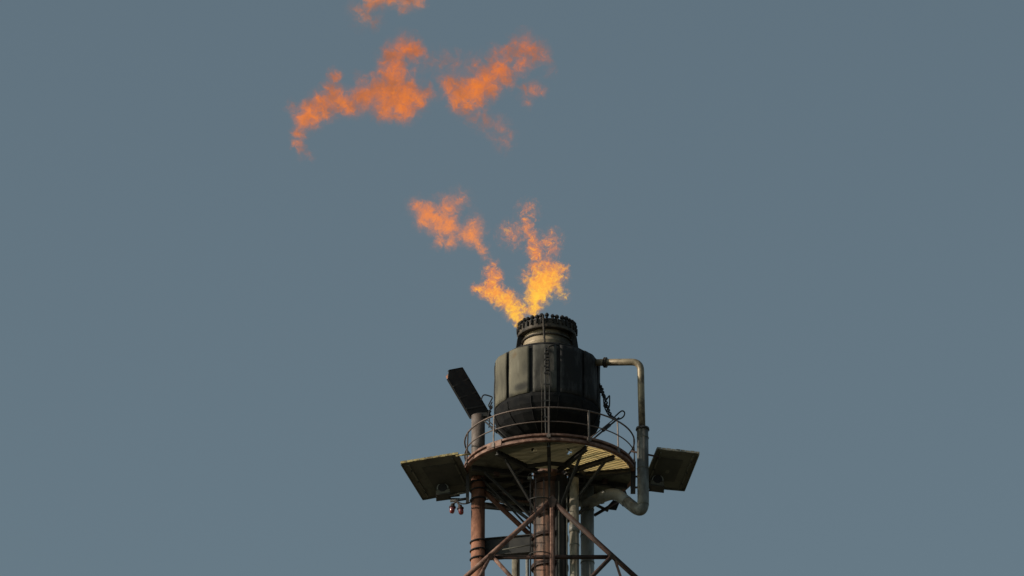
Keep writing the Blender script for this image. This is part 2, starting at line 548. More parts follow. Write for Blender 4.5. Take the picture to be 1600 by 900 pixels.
rg.lathe([(0.70, Z_FB - 0.05), (0.912, Z_FB - 0.05), (0.922, Z_FB - 0.02), (0.922, Z_FB + 0.03), (0.90, Z_FB + 0.04), (0.895, Z_FT - 0.04),
          (0.91, Z_FT - 0.03), (0.91, Z_FT), (0.70, Z_FT), (0.70, Z_FB)], 60, smooth=False)
rg.build('nozzle_ring', M['burnt'], tip)
# nozzles: one mesh, thirty copies; a few sit askew
nm = MB()
nm.tube([(0, 0, -0.07), (0, 0, 0.03)], 0.046, 7)
nm.tube([(0, 0, 0.02), (0, 0, 0.085)], [0.070, 0.076], 7)
nm.tube([(0, 0, 0.085), (0, 0, 0.125)], [0.055, 0.042], 7)
nm.tube([(0, 0.02, -0.05), (0, -0.06, -0.05)], 0.032, 6)
nm.tube([(0, -0.055, -0.035), (0, -0.05, -0.20)], 0.027, 6)
n0 = nm.build('nozzle', M['soot'], None)
for k in range(34):
    o = n0 if k == 0 else n0.copy()
    if k:
        col.objects.link(o)
    o.parent = tip
    a = k * 360 / 34 + random.uniform(-0.8, 0.8)
    o.location = pol(a, 0.875, Z_FT + 0.03 + (0.03 if k == 0 else random.uniform(-0.012, 0.012))) - Vector(tip['base'])
    o.rotation_euler = (random.uniform(-.07, .07), random.uniform(-.1, .1), R(a))
    s = random.uniform(0.88, 1.1)
    o.scale = (s, s, s * random.uniform(0.9, 1.1))
# gussets from the ring to the drum's shoulder
gm = MB()
prof = [(0.74, -0.04), (0.93, -0.04), (0.985, Z_PT - Z_FB + 0.55), (1.10, Z_PT - Z_FB + 0.30), (1.42, Z_PT - Z_FB + 0.07),
        (1.52, Z_PT - Z_FB + 0.02), (1.50, Z_PT - Z_FB - 0.03), (1.15, Z_PT - Z_FB + 0.10), (0.97, Z_PT - Z_FB + 0.28), (0.88, Z_PT - Z_FB + 0.5), (0.80, -0.12)]
gm.slab([(-0.02, -r, z) for r, z in prof], 0.04, (1, 0, 0))
g0 = gm.build('gusset', M['soot'], None)
for k, ga in enumerate((-76, -94, 68, 84, 104, 130, 160, 190, 220, 244)):
    o = g0 if k == 0 else g0.copy()
    if k:
        col.objects.link(o)
    o.parent = tip
    o.location = Vector((0, 0, Z_FB)) - Vector(tip['base'])
    o.rotation_euler = (0, 0, R(ga))
hf = MB()
hf.ring(1.30, Z_PT + 0.20, 0.035, seg=60)
hf.ring(1.545, Z_PT + 0.03, 0.03, seg=60)
hf.build('steam_ring', M['soot'], tip)
SHIFT = 0.07          # the drum's axis stands a little left of the platform's


def WD(px, py, y):
    return W(px, py, y) + Vector((SHIFT, 0, 0))


# pilot pipe, thermocouple lead and clamps on the near side
pp = MB()
xa = -0.13
pp.tube(spline([WD(849, 492, -0.97), WD(849.5, 510, -0.99), WD(851, 536, -1.03)]), 0.033, 8)
pp.build('pilot_pipe', M['burnt'], tip)
MB().tube(spline([WD(851, 536, -1.03), WD(852, 541, -1.5), WD(852, 548, -1.72), WD(852, 575, -1.73), WD(852, 600, -1.74), WD(852, 640, -1.72), WD(853, 681, -1.70)]),
          0.022, 6).build('pilot_lead', M['dark'], tip)
MB().tube(spline([WD(872, 536.5, -1.45), WD(862, 540, -1.68), WD(857, 543.5, -1.73), WD(857, 560, -1.735), WD(857, 578, -1.735)]),
          0.026, 6).build('pilot_elbow', M['burnt'], tip)
MB().tube([WD(858.5, 562, -1.735), WD(858.5, 684, -1.735)], 0.014, 5).build('pilot_wire', M['dark'], tip)
MB().tube([WD(846.5, 573, -1.72), WD(846.8, 684, -1.72)], 0.012, 5).build('pilot_wire', M['burnt'], tip)
MB().tube(spline([WD(818, 541, -1.3), WD(835, 539.5, -1.4), WD(851, 536.5, -1.42)]), 0.022, 6).build('cross_tube', M['dark'], tip)
for i in range(8):
    py = 547 + i * 5.2
    c = WD(854.5 + 0.8 * (-1) ** i, py, -1.74)
    MB().box(c, (0.13, 0.07, 0.045), Matrix.Rotation(R(random.uniform(-25, 25)), 3, 'Y')).build('clamp', M['soot'], tip)
for i in range(3):
    c = WD(854.5, 600 + i * 26, -1.735)
    MB().box(c, (0.2, 0.04, 0.035)).build('clamp', M['dark'], tip)

tip.location.x -= SHIFT

# ---------------------------------------------------------------- working platform
pf = thing('service_platform', 'round walkway platform with railing around the drum, yellow boards at right', 'platform', (0, 0, Z_DECK - 0.3))
ZB = Z_DECK
H = Z_DTOP - Z_DECK
for z0, h in ((ZB, 0.105), (ZB + H - 0.085, 0.085)):
    c = MB()
    c.lathe([(2.615, z0), (2.645, z0 + 0.012), (2.645, z0 + h - 0.012), (2.615, z0 + h), (2.52, z0 + h), (2.52, z0)], 84, smooth=False, closed=True)
    c.build('edge_band', M['rust_pale'], pf)
c = MB()
c.lathe([(2.525, ZB + 0.1), (2.575, ZB + 0.1), (2.575, ZB + H - 0.08), (2.525, ZB + H - 0.08)], 72, smooth=False, closed=True)
c.build('toe_board', M['rust_dark'], pf)
BEAMS = [-73, -40.5, -1.0, 26.5, 52, 78, 106, 138, 170, 202, 232, 260]
Z_BT = ZB + 0.012                 # boards lie on the beams
zb_top = ZB - 0.005
for a in BEAMS:
    bm_ = MB()
    bm_.ibeam(pol(a, 0.58, zb_top - 0.07), pol(a, 2.5, zb_top - 0.07), 0.11, 0.15, tf=0.022)
    bm_.build('beam', M['dark'], pf)
c = MB()
for i in range(12):
    a0, a1 = BEAMS[i], BEAMS[(i + 1) % 12]
    if a1 < a0:
        a1 += 360
    c.bar(pol(a0, 1.12, zb_top - 0.08), pol(a1, 1.12, zb_top - 0.08), 0.06, 0.12)
c.build('inner_frame', M['dark'], pf)
# knee struts from the beams down to the riser
for a in (-40.5, -1.0, 26.5, 52, 106, 138, 202, 232, 260, -73):
    far = 2.1 if a not in (-1.0,) else 1.75
    MB().bar(pol(a, far, zb_top - 0.15), pol(a, 0.5, zb_top - 1.55), 0.07, 0.07).build('strut', M['dark'], pf)


def boards(a0, a1, dirdeg, pitch, width, mat, name, r0=0.60, r1=2.52, z=Z_BT, drop=(), skew=0.0):
    d = Vector((cos(R(dirdeg)), sin(R(dirdeg)), 0)); nn = Vector((-d.y, d.x, 0))
    mb, rb = MB(), MB()
    tv = -3.0
    while tv < 3.0:
        run = []
        s = -3.0
        while s <= 3.02:
            p = d * s + nn * tv
            rr = p.length
            ang = math.degrees(math.atan2(p.x, -p.y))
            ok = r0 < rr < r1 and any(a0 < ang + k < a1 for k in (0, 360, -360))
            for (ax, ay, ar) in drop:
                w_ = 1 + 0.6 * mnoise.noise(Vector((p.x * 9, p.y * 9, 1)))
                if (p.x - ax) ** 2 + (p.y - ay) ** 2 < (ar * w_) ** 2:
                    ok = False
            if ok:
                run.append(s)
            if (not ok or s > 2.98) and run:
                if run[-1] - run[0] > 0.05:
                    jz = random.uniform(-0.005, 0.005)
                    rot = Matrix((d, nn, Vector((0, 0, 1)))).transposed() @ Matrix.Rotation(R(random.uniform(-2, 2) + skew), 3, 'X')
                    mb.box(d * ((run[0] + run[-1]) / 2) + nn * tv + Vector((0, 0, z + jz)), (run[-1] - run[0], width, 0.03), rot)
                    rb.box(d * ((run[0] + run[-1]) / 2) + nn * (tv + pitch / 2) + Vector((0, 0, z - 0.022)), (run[-1] - run[0], 0.015, 0.016), rot)
                run = []
            s += 0.02
        tv += pitch
    rb.build(name + '_joints', M['board_dull'], pf, kind='stuff')
    return mb.build(name, mat, pf, kind='stuff')


o = boards(26.5, 52, 31, 0.118, 0.096, M['board_bright'], 'grating')
o['label'] = 'sunlit yellow boards seen from below'
o = boards(52, 78, 24, 0.118, 0.096, M['board_bright'], 'grating')
o['label'] = 'sunlit yellow boards seen from below'
boards(-1, 26.5, 18, 0.10, 0.088, M['board_dull'], 'grating', drop=((0.60, -2.0, 0.10), (0.62, -1.75, 0.07), (0.55, -1.6, 0.05)))
boards(-40.5, -1, 4, 0.10, 0.09, M['board_dull'], 'grating', drop=((-0.52, -1.95, 0.08), (-0.45, -1.7, 0.05), (-0.55, -1.8, 0.05)))
for a0, a1 in ((-73, -40.5), (-100, -73), (78, 106), (106, 138), (138, 170), (170, 202), (202, 232), (232, 260)):
    kk = 8
    outer = [pol(a0 + (a1 - a0) * i / kk, 2.52, Z_BT - 0.01) for i in range(kk + 1)]
    inner = [pol(a1 - (a1 - a0) * i / kk, 0.60, Z_BT - 0.01) for i in range(kk + 1)]
    MB().slab(outer + inner, 0.012, (0, 0, 1)).build('deck_plate', M['plate'], pf)
MB().ring(2.62, Z_RAIL, 0.026, seg=120).build('handrail', M['rail'], pf)
MB().ring(2.62, Z_MID, 0.019, seg=120).build('mid_rail', M['rail'], pf)
for a in (-73, -40.5, -1.0, 26.5, 52, 80, 110, 140, 170, 200, 230, 258):
    s = MB()
    if abs(a) < 30:
        s.bar(pol(a, 2.665, ZB + 0.06), pol(a, 2.65, Z_RAIL), 0.05, 0.05, up=pol(a, 1, 0))
        s.box(pol(a, 2.66, ZB + 0.14), (0.12, 0.1, 0.1), Matrix.Rotation(R(a), 3, 'Z'))
    else:
        s.bar(pol(a, 2.66, ZB + 0.03), pol(a, 2.63, Z_RAIL), 0.036, 0.036, up=pol(a, 1, 0))
        s.box(pol(a, 2.655, ZB + 0.12), (0.1, 0.06, 0.14), Matrix.Rotation(R(a), 3, 'Z'))
    s.build('stanchion', M['post_top'] if abs(a) < 60 else M['rail'], pf)
# splice plates on the band (the dark and pale bits near the left stanchion)
for a in (-43.5, -37):
    MB().box(pol(a, 2.652, ZB + H / 2 + 0.01), (0.28, 0.014, H * 0.72), Matrix.Rotation(R(a), 3, 'Z')).build('splice_plate', M['rust_pale'], pf)
for p_, q_ in ((W(756, 772, 1.0), W(838, 786, 1.0)), (W(757, 790, 1.5), W(836, 797, 1.6)), (W(884, 782, 1.2), W(978, 768, 1.5))):
    MB().ibeam(p_, q_, 0.12, 0.18).build('cross_beam', M['dark'], pf)
for px_, py_, y_ in ((776, 741, -0.6), (813, 752, -0.5), (893, 757, -0.4), (945, 752, 0.2), (790, 770, 0.4)):
    MB().box(W(px_, py_, y_), (0.16, 0.12, 0.12), Matrix.Rotation(R(px_ % 40), 3, 'Z')).build('bracket', M['rust_dark'], pf)
# short posts that carry the lamp arms at either side
MB().bar(W(730.5, 741, -0.25), W(730.5, 786, -0.25), 0.10, 0.10, up=(0, 1, 0)).build('side_post', M['dark'], pf)
MB().bar(W(990, 722, -0.25), W(989, 771, -0.25), 0.15, 0.10, up=(0, 1, 0)).build('side_post', M['dark'], pf)

# ---------------------------------------------------------------- left post and its hood
XP = W(747, 760, 0.2).x
YP = 0.2
lp = thing('support_post', 'orange red round post with black hoops at left of the ladder', 'post', (XP, YP, 0))
z_split = Z_DECK + 0.12
MB().tube([(XP, YP, 0), (XP, YP, z_split)], 0.215, 28).build('pipe', M['rust'], lp)
MB().tube([(XP, YP, z_split), (XP, YP, W(747, 650, YP).z)], 0.21, 28).build('upper_pipe', M['post_top'], lp)
for py in (755, 766.5, 781, 847, 860.5, 873.5):
    z = W(747, py, YP).z
    hp = MB()
    pts = []
    for i in range(29):
        a = 2 * pi * i / 28
        pts.append((XP + 0.236 * sin(a), YP - 0.236 * cos(a), z - 0.03 + 0.06 * (0.5 + 0.5 * sin(a))))
    hp.tube(pts, 0.026, 6, cap=False)
    hp.build('hoop', M['cable'], lp)

hd = thing('heat_hood', 'black slanted trough shaped heat hood on top of the left post', 'heat hood', W(747, 655, YP))
a0, a1 = W(701.5, 583, YP - 0.1), W(747, 656, YP + 0.1)       # lower left edge, upper end first
ax = (a1 - a0).normalized()
sd = (W(722, 575, YP + 0.45) - W(700, 583, YP - 0.1)).normalized()
sd = (sd - ax * sd.dot(ax)).normalized()
nv = ax.cross(sd).normalized()
if nv.y > 0:
    nv = -nv
c0 = W(700, 591, YP - 0.05); c1 = W(736.5, 653, YP + 0.05)
e0 = W(722.5, 574.5, YP + 0.35); e1 = W(768, 651, YP + 0.35)
hb = MB()
nrm = (c1 - c0).cross(e0 - c0).normalized()
if nrm.y > 0:
    nrm = -nrm
top_l = W(701.5, 578.5, YP)
hb.slab([c0, c1, W(748, 656, YP + 0.12), e1, e0, top_l], 0.03, -nrm)
hb.build('plate', M['soot'], hd)
lip = MB()
for p, q in ((c0, c1), (e1, e0), (e0, top_l)):
    lip.bar(p - nrm * 0.03, q - nrm * 0.03, 0.028, 0.08, up=nrm)
lip.build('rim', M['bowl_soot'], hd)
rib = MB()
for tt in (0.22, 0.5, 0.78):
    p = c0.lerp(c1, tt) + nrm * 0.012; q = e0.lerp(e1, tt) + nrm * 0.012
    rib.bar(p, q, 0.05, 0.03, up=nrm)
rib.build('rib', M['dark'], hd)
pe = W(702, 586, YP + 0.62)
MB().tube([pe, W(746, 655, YP + 0.62)], 0.125, 16).build('boom', M['rust'], hd)
MB().box(W(753, 651, YP), (0.34, 0.36, 0.12)).build('saddle', M['dark'], hd)

# ---------------------------------------------------------------- heat shields and floodlights at the sides
def shield(corners, label, side, edge_mat):
    p = [Vector(c) for c in corners]                 # near-outer, near-inner, far-inner, far-outer
    root = thing('heat_shield', label, 'heat shield', (p[0] + p[1] + p[2] + p[3]) / 4)
    nn = (p[1] - p[0]).cross(p[3] - p[0]).normalized()
    if nn.z < 0:
        nn = -nn
    MB().slab(p, 0.03, nn).build('sheet', M['shield'], root)
    c = (p[0] + p[1] + p[2] + p[3]) / 4
    ins = [c + (q - c) * 0.60 + (p[2] + p[1] - p[0] - p[3]) * 0.055 * 1.0 for q in p]
    MB().slab(ins, 0.012, -nn).build('inset', M['shield_in'], root)
    mb = MB()
    inn = [c + (q - c) * 0.985 for q in p]
    for i in (1, 2, 3):
        mb.bar(inn[i] + nn * 0.0, inn[(i + 1) % 4] + nn * 0.0, 0.025, 0.10, up=nn)
    mb.build('rim', M['shield'], root)
    for u in (0.12, 0.88):
        pa = p[0].lerp(p[1], u) - nn * 0.028; pb = p[3].lerp(p[2], u) - nn * 0.028
        MB().bar(pa.lerp(pb, 0.06), pa.lerp(pb, 0.94), 0.05, 0.05, up=nn).build('stiffener', M['shield'], root)
        for v_ in (0.2, 0.5, 0.8):
            q_ = pa.lerp(pb, v_) - nn * 0.03
            MB().tube([q_, q_ - nn * 0.03], 0.03, 6).build('bolt', M['dark'], root)
    e = MB()
    k = 9
    for i in range(k):
        u0, u1 = i / k + 0.004, (i + 1) / k - 0.004
        h = 0.075 + random.uniform(-0.012, 0.015)
        e.bar(p[0].lerp(p[1], u0) + nn * (0.03 + random.uniform(-.006, .006)), p[0].lerp(p[1], u1) + nn * 0.03, 0.03, h, up=nn)
    e.build('front_edge', edge_mat, root)
    return root, p, nn


ls, lpnt, ln = shield([W(625.5, 724, -0.9), W(716, 709.5, -1.25), W(742, 765, 0.55), W(660.5, 780, 0.85)],
                      'square olive heat shield plate with bright edge jutting out at left', -1, M['shield_edge'])
rs, rpnt, rn = shield([W(1093, 709, -0.95), W(1026, 701.5, -0.95), W(1002, 760, 0.85), W(1070, 766, 0.85)],
                      'square olive heat shield plate jutting out at right behind the grey sleeve', 1, M['shield'])
MB().tube([W(712, 712, -1.2), W(735, 709.5, -1.3)], 0.03, 8).build('arm', M['shield_edge'], ls)
MB().tube([W(735, 764, 0.5), W(760, 760, 0.7)], 0.03, 8).build('arm', M['shield_edge'], ls)
MB().tube([W(986, 705, -0.9), W(1030, 714, -0.9)], 0.032, 8).build('arm', M['rust_dark'], rs)
MB().tube([W(988, 745, 0.2), W(1012, 744, 0.3)], 0.035, 8).build('arm', M['rust_dark'], rs)
MB().tube([W(985, 762, 0.8), W(1012, 761, 0.8)], 0.035, 8).build('arm', M['rust_dark'], rs)


def floodlight(px, py, y, label, flip=1):
    c = W(px, py, y)
    root = thing('floodlight', label, 'floodlight', c, 'floodlights under the heat shields')
    # a rounded housing above a flat lamp box, tilted
    mb = MB()
    prof = []
    for i in range(11):
        a = pi * i / 10
        prof.append((0.185 * cos(a), 0.05 + 0.20 * sin(a)))
    k = len(prof)
    tl = Matrix.Rotation(R(-8 * flip), 3, 'Y')
    v = [c + tl @ Vector((x, yy, z)) for yy in (-0.20, 0.20) for x, z in prof]
    f = [(i, i + 1, k + i + 1, k + i) for i in range(k - 1)] + [(0, k, 2 * k - 1, k - 1)]
    f += [tuple(reversed(range(k))), tuple(range(k, 2 * k))]
    mb.add(v, f, [True] * (k - 1) + [False] * 3)
    mb.build('housing', M['lamp_body'], root)
    MB().tube([c + tl @ Vector((0, -0.198, 0.08)), c + tl @ Vector((0, -0.235, 0.08))], [0.15, 0.135], 18).build('lens', M['cable'], root)
    MB().box(c + tl @ Vector((0.0, 0, -0.05)), (0.42, 0.46, 0.14), tl).build('ballast_box', M['shield'], root)
    MB().box(c + tl @ Vector((0.0, 0.0, -0.135)), (0.46, 0.50, 0.03), tl).build('base_plate', M['dark'], root)
    br = MB()
    br.tube([c + Vector((0.2 * flip, 0.1, -0.08)), c + Vector((0.52 * flip, 0.1, -0.04))], 0.035, 8)
    br.tube([c + Vector((0.2 * flip, 0.1, -0.16)), c + Vector((0.52 * flip, 0.1, -0.16))], 0.03, 8)
    br.build('bracket', M['dark'], root)
    return root


lf = floodlight(692, 770, 0.35, 'grey floodlight hanging under the left heat shield', 1)
rf = floodlight(1027, 757, 0.45, 'grey floodlight hanging under the right heat shield', -1)
MB().tube([W(703, 774, 0.3), W(731, 769, 0.0)], 0.03, 8).build('arm', M['clad_pale'], lf)
MB().tube([W(704, 783, 0.2), W(731, 779, 0.0)], 0.045, 8).build('arm', M['dark'], lf)
MB().tube(spline([W(712, 782, 0.1), W(722, 787, 0.0), W(732, 786, -0.1), W(738, 782, -0.1)]), 0.022, 6).build('cable', M['cable'], lf)


def warning_lamp(px, py, y, tilt, label):
    c = W(px, py, y)
    root = thing('warning_lamp', label, 'warning lamp', c, 'red warning lamps below the left floodlight')
    rot = Matrix.Rotation(R(tilt), 3, 'Y')
    prof = [(0.0, -0.20), (0.05, -0.19), (0.078, -0.15), (0.085, -0.08), (0.082, 0.0)]
    mb = MB().lathe(prof, 14)
    mb.v = [c + rot @ v for v in mb.v]
    mb.build('glass', M['red_glass'], root)
    mb = MB().lathe([(0.0, 0.13), (0.06, 0.12), (0.07, 0.05), (0.105, 0.03), (0.105, -0.01), (0.06, -0.01)], 14, smooth=False)
    mb.v = [c + rot @ v for v in mb.v]
    mb.build('cap', M['rust_dark'], root)
    return root, c + rot @ Vector((0, 0, 0.12))


w1, t1 = warning_lamp(707, 793, 0.1, 6, 'red warning lamp, the outer and brighter one of the hanging pair')
w2, t2 = warning_lamp(719.5, 795, 0.1, -9, 'dark red warning lamp, the one of the hanging pair nearer the post')
MB().tube(spline([t1, W(710, 786, 0.1), W(713, 784, 0.1)]), 0.028, 8).build('arm', M['rail'], w1)
MB().tube(spline([t2, W(716, 787, 0.1), W(713, 783, 0.1)]), 0.028, 8).build('arm', M['rail'], w2)

# ---------------------------------------------------------------- steam pipe at the right
sp = thing('steam_pipe', 'bent steam pipe from the drum down into a grey sleeve at right', 'pipe', W(1005, 790, -0.3))
YS = -0.9
MB().tube(route([W(930, 566.5, -0.55), W(1001, 565.5, YS), W(1001.5, 600, YS), W(1003.5, 680, YS)], 0.30), 0.108, 16).build('thin_pipe', M['pipe_tan'], sp)
fl = MB()
fl.tube([W(943.8, 566.4, -0.62), W(945.4, 566.4, -0.63)], 0.165, 16)
fl.tube([W(946.2, 566.4, -0.63), W(947.9, 566.4, -0.64)], 0.165, 16)
fl.build('pipe_flange', M['burnt'], sp)
zs0, zs1 = W(1004, 671, YS), W(1005.5, 785, YS)
MB().tube(route([W(1004, 671, YS), W(1005.2, 794, YS), W(998, 798.5, YS), W(978, 783, -0.5)], 0.30), 0.178, 20).build('sleeve', M['clad_shade'], sp)
MB().tube(route([W(980, 784.5, -0.54), W(964, 771.5, -0.22), W(948, 773, -0.05), W(916, 788, 0.45)], 0.40), 0.18, 20).build('elbow_run', M['clad'], sp)
MB().tube([W(1004, 668.5, YS), W(1004, 672, YS)], [0.20, 0.215], 20).build('sleeve_collar', M['dark'], sp)
for py in (684, 732):
    MB().tube([W(1004.4, py, YS), W(1004.4, py + 1.0, YS)], 0.188, 20).build('joint_band', M['shield'], sp)
for (x0, y0, x1, y1, yy) in ((978, 783, 979, 783.8, -0.5), (966.5, 774.2, 967.3, 774.7, -0.28), (947, 773.7, 946, 774.1, -0.04), (936, 778.8, 935, 779.3, 0.13)):
    MB().tube([W(x0, y0, yy), W(x1, y1, yy)], 0.188, 20).build('joint_band', M['shield'], sp)
MB().tube([W(1004.6, 788, YS), W(1004.6, 789.5, YS)], 0.186, 20).build('joint_band', M['shield'], sp)

# ---------------------------------------------------------------- grey pipes at the right of the riser, tan pipe at the left
def column(px, r, y, top_py, mat, label, bands=(), name='vertical_pipe', cat='pipe', low=0.0):
    x = W(px, 850, y).x
    root = thing(name, label, cat, (x, y, low))
    MB().tube([(x, y, low), (x, y, W(px, top_py, y).z)], r, 24).build('pipe', mat, root)
    for py in bands:
        z = W(px, py, y).z
        MB().lathe([(r - 0.01, z - 0.02), (r + 0.012, z - 0.02), (r + 0.012, z + 0.02), (r - 0.01, z + 0.02)], 24, x, y, smooth=False, closed=True).build('joint_band', M['shield'], root)
    return root


column(917.8, 0.208, 0.75, 742, M['clad'], 'wide grey clad pipe that the bent steam pipe joins at right', (797, 838, 880))
cb = column(897.5, 0.145, -0.68, 748, M['clad_pale'], 'slim pale clad pipe between the riser and the wide grey pipe', (852,))
MB().tube([W(897.5, 822, -0.68), W(897.5, 832, -0.68)], 0.17, 18).build('coupling', M['clad'], cb)
column(806, 0.125, 1.3, 838, M['clad_pale'], 'tan pipe behind the left brace, seen below the landing beam')
column(824, 0.055, 1.2, 872, M['clad'], 'thin twin tube beside the tan pipe, the left one', name='conduit', cat='conduit')
column(877, 0.19, -0.42, 745, M['soot'], 'black pipe in the shade just right of the riser', ())
column(873.5, 0.02, -0.72, 752, M['shield'], 'thin conduit running down just right of the front post', name='conduit', cat='conduit')
column(886, 0.022, -0.70, 760, M['shield'], 'thin conduit running down in front of the black pipe', name='conduit', cat='conduit')

# ---------------------------------------------------------------- caged ladder in front of the riser
ld = thing('access_ladder', 'caged steel ladder standing before the rust brown riser', 'ladder', W(843, 880, -0.75))
yl = -0.72
xl, xr = W(835, 800, yl).x, W(851.5, 800, yl).x
z_lo, z_hi = Z_SEEN - 14, Z_DECK - 0.25
for x in (xl, xr):
    MB().bar((x, yl, z_lo), (x, yl, z_hi), 0.022, 0.05, up=(0, 1, 0)).build('stile', M['rust_dark'], ld)
z = W(843, 880, yl).z
zz = z_lo + 0.2
runs = []
while zz < z_hi - 0.1:
    runs.append(zz); zz += 0.30
r0 = MB().tube([(xl - 0.02, yl, 0), (xr + 0.02, yl, 0)], 0.012, 6).build('rung', M['rust_dark'], None)
for i, zz in enumerate(runs):
    o = r0 if i == 0 else r0.copy()
    if i:
        col.objects.link(o)
    o.parent = ld
    o.location = Vector((0, 0, zz)) - Vector(ld['base'])
for py in (741, 781, 866, 930):
    hp = MB()
    zc = W(843, py, -1.1).z
    xm = (xl + xr) / 2
    pts = [(xm + 0.34 * sin(R(a)), yl - 0.06 + (-0.62) * (cos(R(a)) * 0.5 + 0.35), zc) for a in range(-110, 111, 10)]
    hp.tube(pts, 0.016, 6)
    hp.build('cage_hoop', M['dark'], ld)
for a in (-62, -22, 22, 62):
    x = (xl + xr) / 2 + 0.33 * sin(R(a)); y = yl - 0.06 - 0.62 * (cos(R(a)) * 0.5 + 0.35)
    MB().bar((x, y, z_lo), (x, y, z_hi - 0.4), 0.03, 0.014, up=(0, 1, 0)).build('cage_bar', M['cable'], ld)
xg = W(829, 820, -0.95).x
gp = thing('guide_rod', 'thin pale guide rod running down left of the caged ladder', 'rod', (xg, -0.95, W(829, 750, -0.95).z - 9))
MB().tube([(xg, -0.95, W(829, 748, -0.95).z - 9), (xg, -0.95, W(829, 748, -0.95).z)], 0.02, 8).build('rod', M['post_top'], gp)
MB().box(W(828, 747, -0.95), (0.14, 0.1, 0.07)).build('clip', M['clad'], gp)

# ---------------------------------------------------------------- derrick that carries the stack
dk = thing('derrick', 'rust red steel lattice frame with a front post and two raking braces', 'derrick', (0, 0, 0))
yd = -1.15
apex = W(862.5, 781, yd)
fp = MB(); xf = apex.x
fp.tube([(xf, yd, Z_SEEN - 16), (xf, yd, W(862.5, 777, yd).z)], 0.078, 14)
fp.build('front_post', M['rust_pale'], dk)
LEG = []
Lend = W(700, 926, yd); Rend = W(1022, 928, yd)
MB().tube([W(860, 784, yd), Lend], 0.078, 12).build('raking_brace', M['rust_pale'], dk)
MB().tube([W(866, 786, yd), Rend], 0.082, 12).build('raking_brace', M['rust_dark'], dk)  # right-hand braces use the dark copy, shade put into their colour
MB().slab([W(855, 781, yd - 0.06), W(863, 774, yd - 0.06), W(870, 781, yd - 0.06), W(866, 793, yd - 0.06), W(859, 793, yd - 0.06)], 0.03, (0, -1, 0)).build('node_plate', M['rust_dark'], dk)
MB().tube([W(765, 870.5, yd + 0.17), W(957, 870.5, yd + 0.17)], 0.068, 12).build('crossbar', M['rust_dark'], dk)
for pts in ([W(766, 868, yd), W(748, 904, yd), W(738, 925, yd)], [W(768, 868, yd), W(800, 903, yd), W(824, 929, yd)]):
    MB().tube(pts, 0.062, 10).build('lattice_brace', M['rust_pale'], dk)
for pts in ([W(957, 868, yd), W(926, 900, yd), W(900, 928, yd)],):
    MB().tube(pts, 0.066, 10).build('lattice_brace', M['rust_dark'], dk)
MB().bar(W(960, 872, yd), W(971, 905, yd), 0.075, 0.05, up=(0, 1, 0)).build('lattice_brace', M['rust_dark'], dk)
for px, py in ((767, 869), (957, 870)):
    k = 8
    MB().tube([W(px, py, yd - 0.09), W(px, py, yd + 0.12)], 0.088, 10).build('node_plate', M['rust_dark'], dk)
# below the picture: four legs and the lattice to the ground
zl = Lend.z
sp_top = abs(Lend.x)
for sx, yy in ((-1, yd), (1, yd), (-1, 2.6), (1, 2.6)):
    MB().tube([(sx * sp_top * 1.35, yy - (0.9 if yy < 0 else -0.9), 0), (sx * sp_top, yy, zl - 0.02 - (1.8 if yy > 0 else 0))], 0.13, 10).build('leg', M['rust'], dk)
lat = MB()
nb = 12
for i in range(nb):
    z0, z1 = zl * i / nb, zl * (i + 1) / nb - (1.9 if i == nb - 1 else 0)
    s0, s1 = sp_top * (1.35 - 0.35 * i / nb), sp_top * (1.35 - 0.35 * (i + 1) / nb)
    for yy in (yd, 2.6):
        lat.tube([(-s0, yy, z0), (s1, yy, z1)], 0.07, 6); lat.tube([(s0, yy, z0), (-s1, yy, z1)], 0.07, 6)
        lat.tube([(-s0, yy, z0), (s0, yy, z0)], 0.07, 6)
    for sx in (-1, 1):
        lat.tube([(sx * s0, yd, z0), (sx * s1, 2.6, z1)], 0.07, 6); lat.tube([(sx * s0, 2.6, z0), (sx * s1, yd, z1)], 0.07, 6)
lat.build('lower_lattice', M['rust_dark'], dk)
# inner braces between the left post and the riser
MB().tube([W(756, 768, 0.3), W(838, 845, 0.7)], 0.078, 12).build('inner_brace', M['rust'], dk)
MB().tube([W(752, 746, 0.0), W(792, 788, 0.2), W(828, 826, 0.3)], 0.034, 8).build('inner_brace', M['dark'], dk)
MB().tube([W(884, 766, 0.9), W(950, 798, 1.5)], 0.05, 8).build('inner_brace', M['dark'], dk)
MB().tube([W(929, 805, 1.0), W(975, 778, 1.4)], 0.05, 8).build('inner_brace', M['rust_dark'], dk)
MB().slab([W(945, 795, 1.3), W(963, 797, 1.3), W(968, 785, 1.4), W(958, 781, 1.4)], 0.03, (0, 1, 0)).build('node_plate', M['dark'], dk)
MB().bar(W(800, 782, 0.9), W(826, 784, 0.9), 0.06, 0.05).build('inner_brace', M['rust_pale'], dk)

lb = thing('landing_beam', 'dark box beam joining the hooped post to the riser under the braces', 'beam', W(757, 860, 0.4))
MB().bar(W(757, 858, 0.55), W(834, 852, 0.15), 0.30, 0.52).build('web', M['dark'], lb)
MB().bar(W(757, 845.5, 0.55), W(836, 838.5, 0.15), 0.42, 0.03).build('top_flange', M['dark'], lb)
MB().bar(W(757, 871.5, 0.55), W(834, 865.5, 0.15), 0.42, 0.03).build('bottom_flange', M['dark'], lb)
MB().tube([W(785, 859, -0.2), W(836, 850, -0.35)], 0.018, 6).build('conduit', M['shield'], lb)
MB().box(W(833, 839, -0.2), (0.16, 0.12, 0.05)).build('lug', M['dark'], lb)
MB().box(W(833, 852, -0.2), (0.16, 0.12, 0.05)).build('lug', M['dark'], lb)

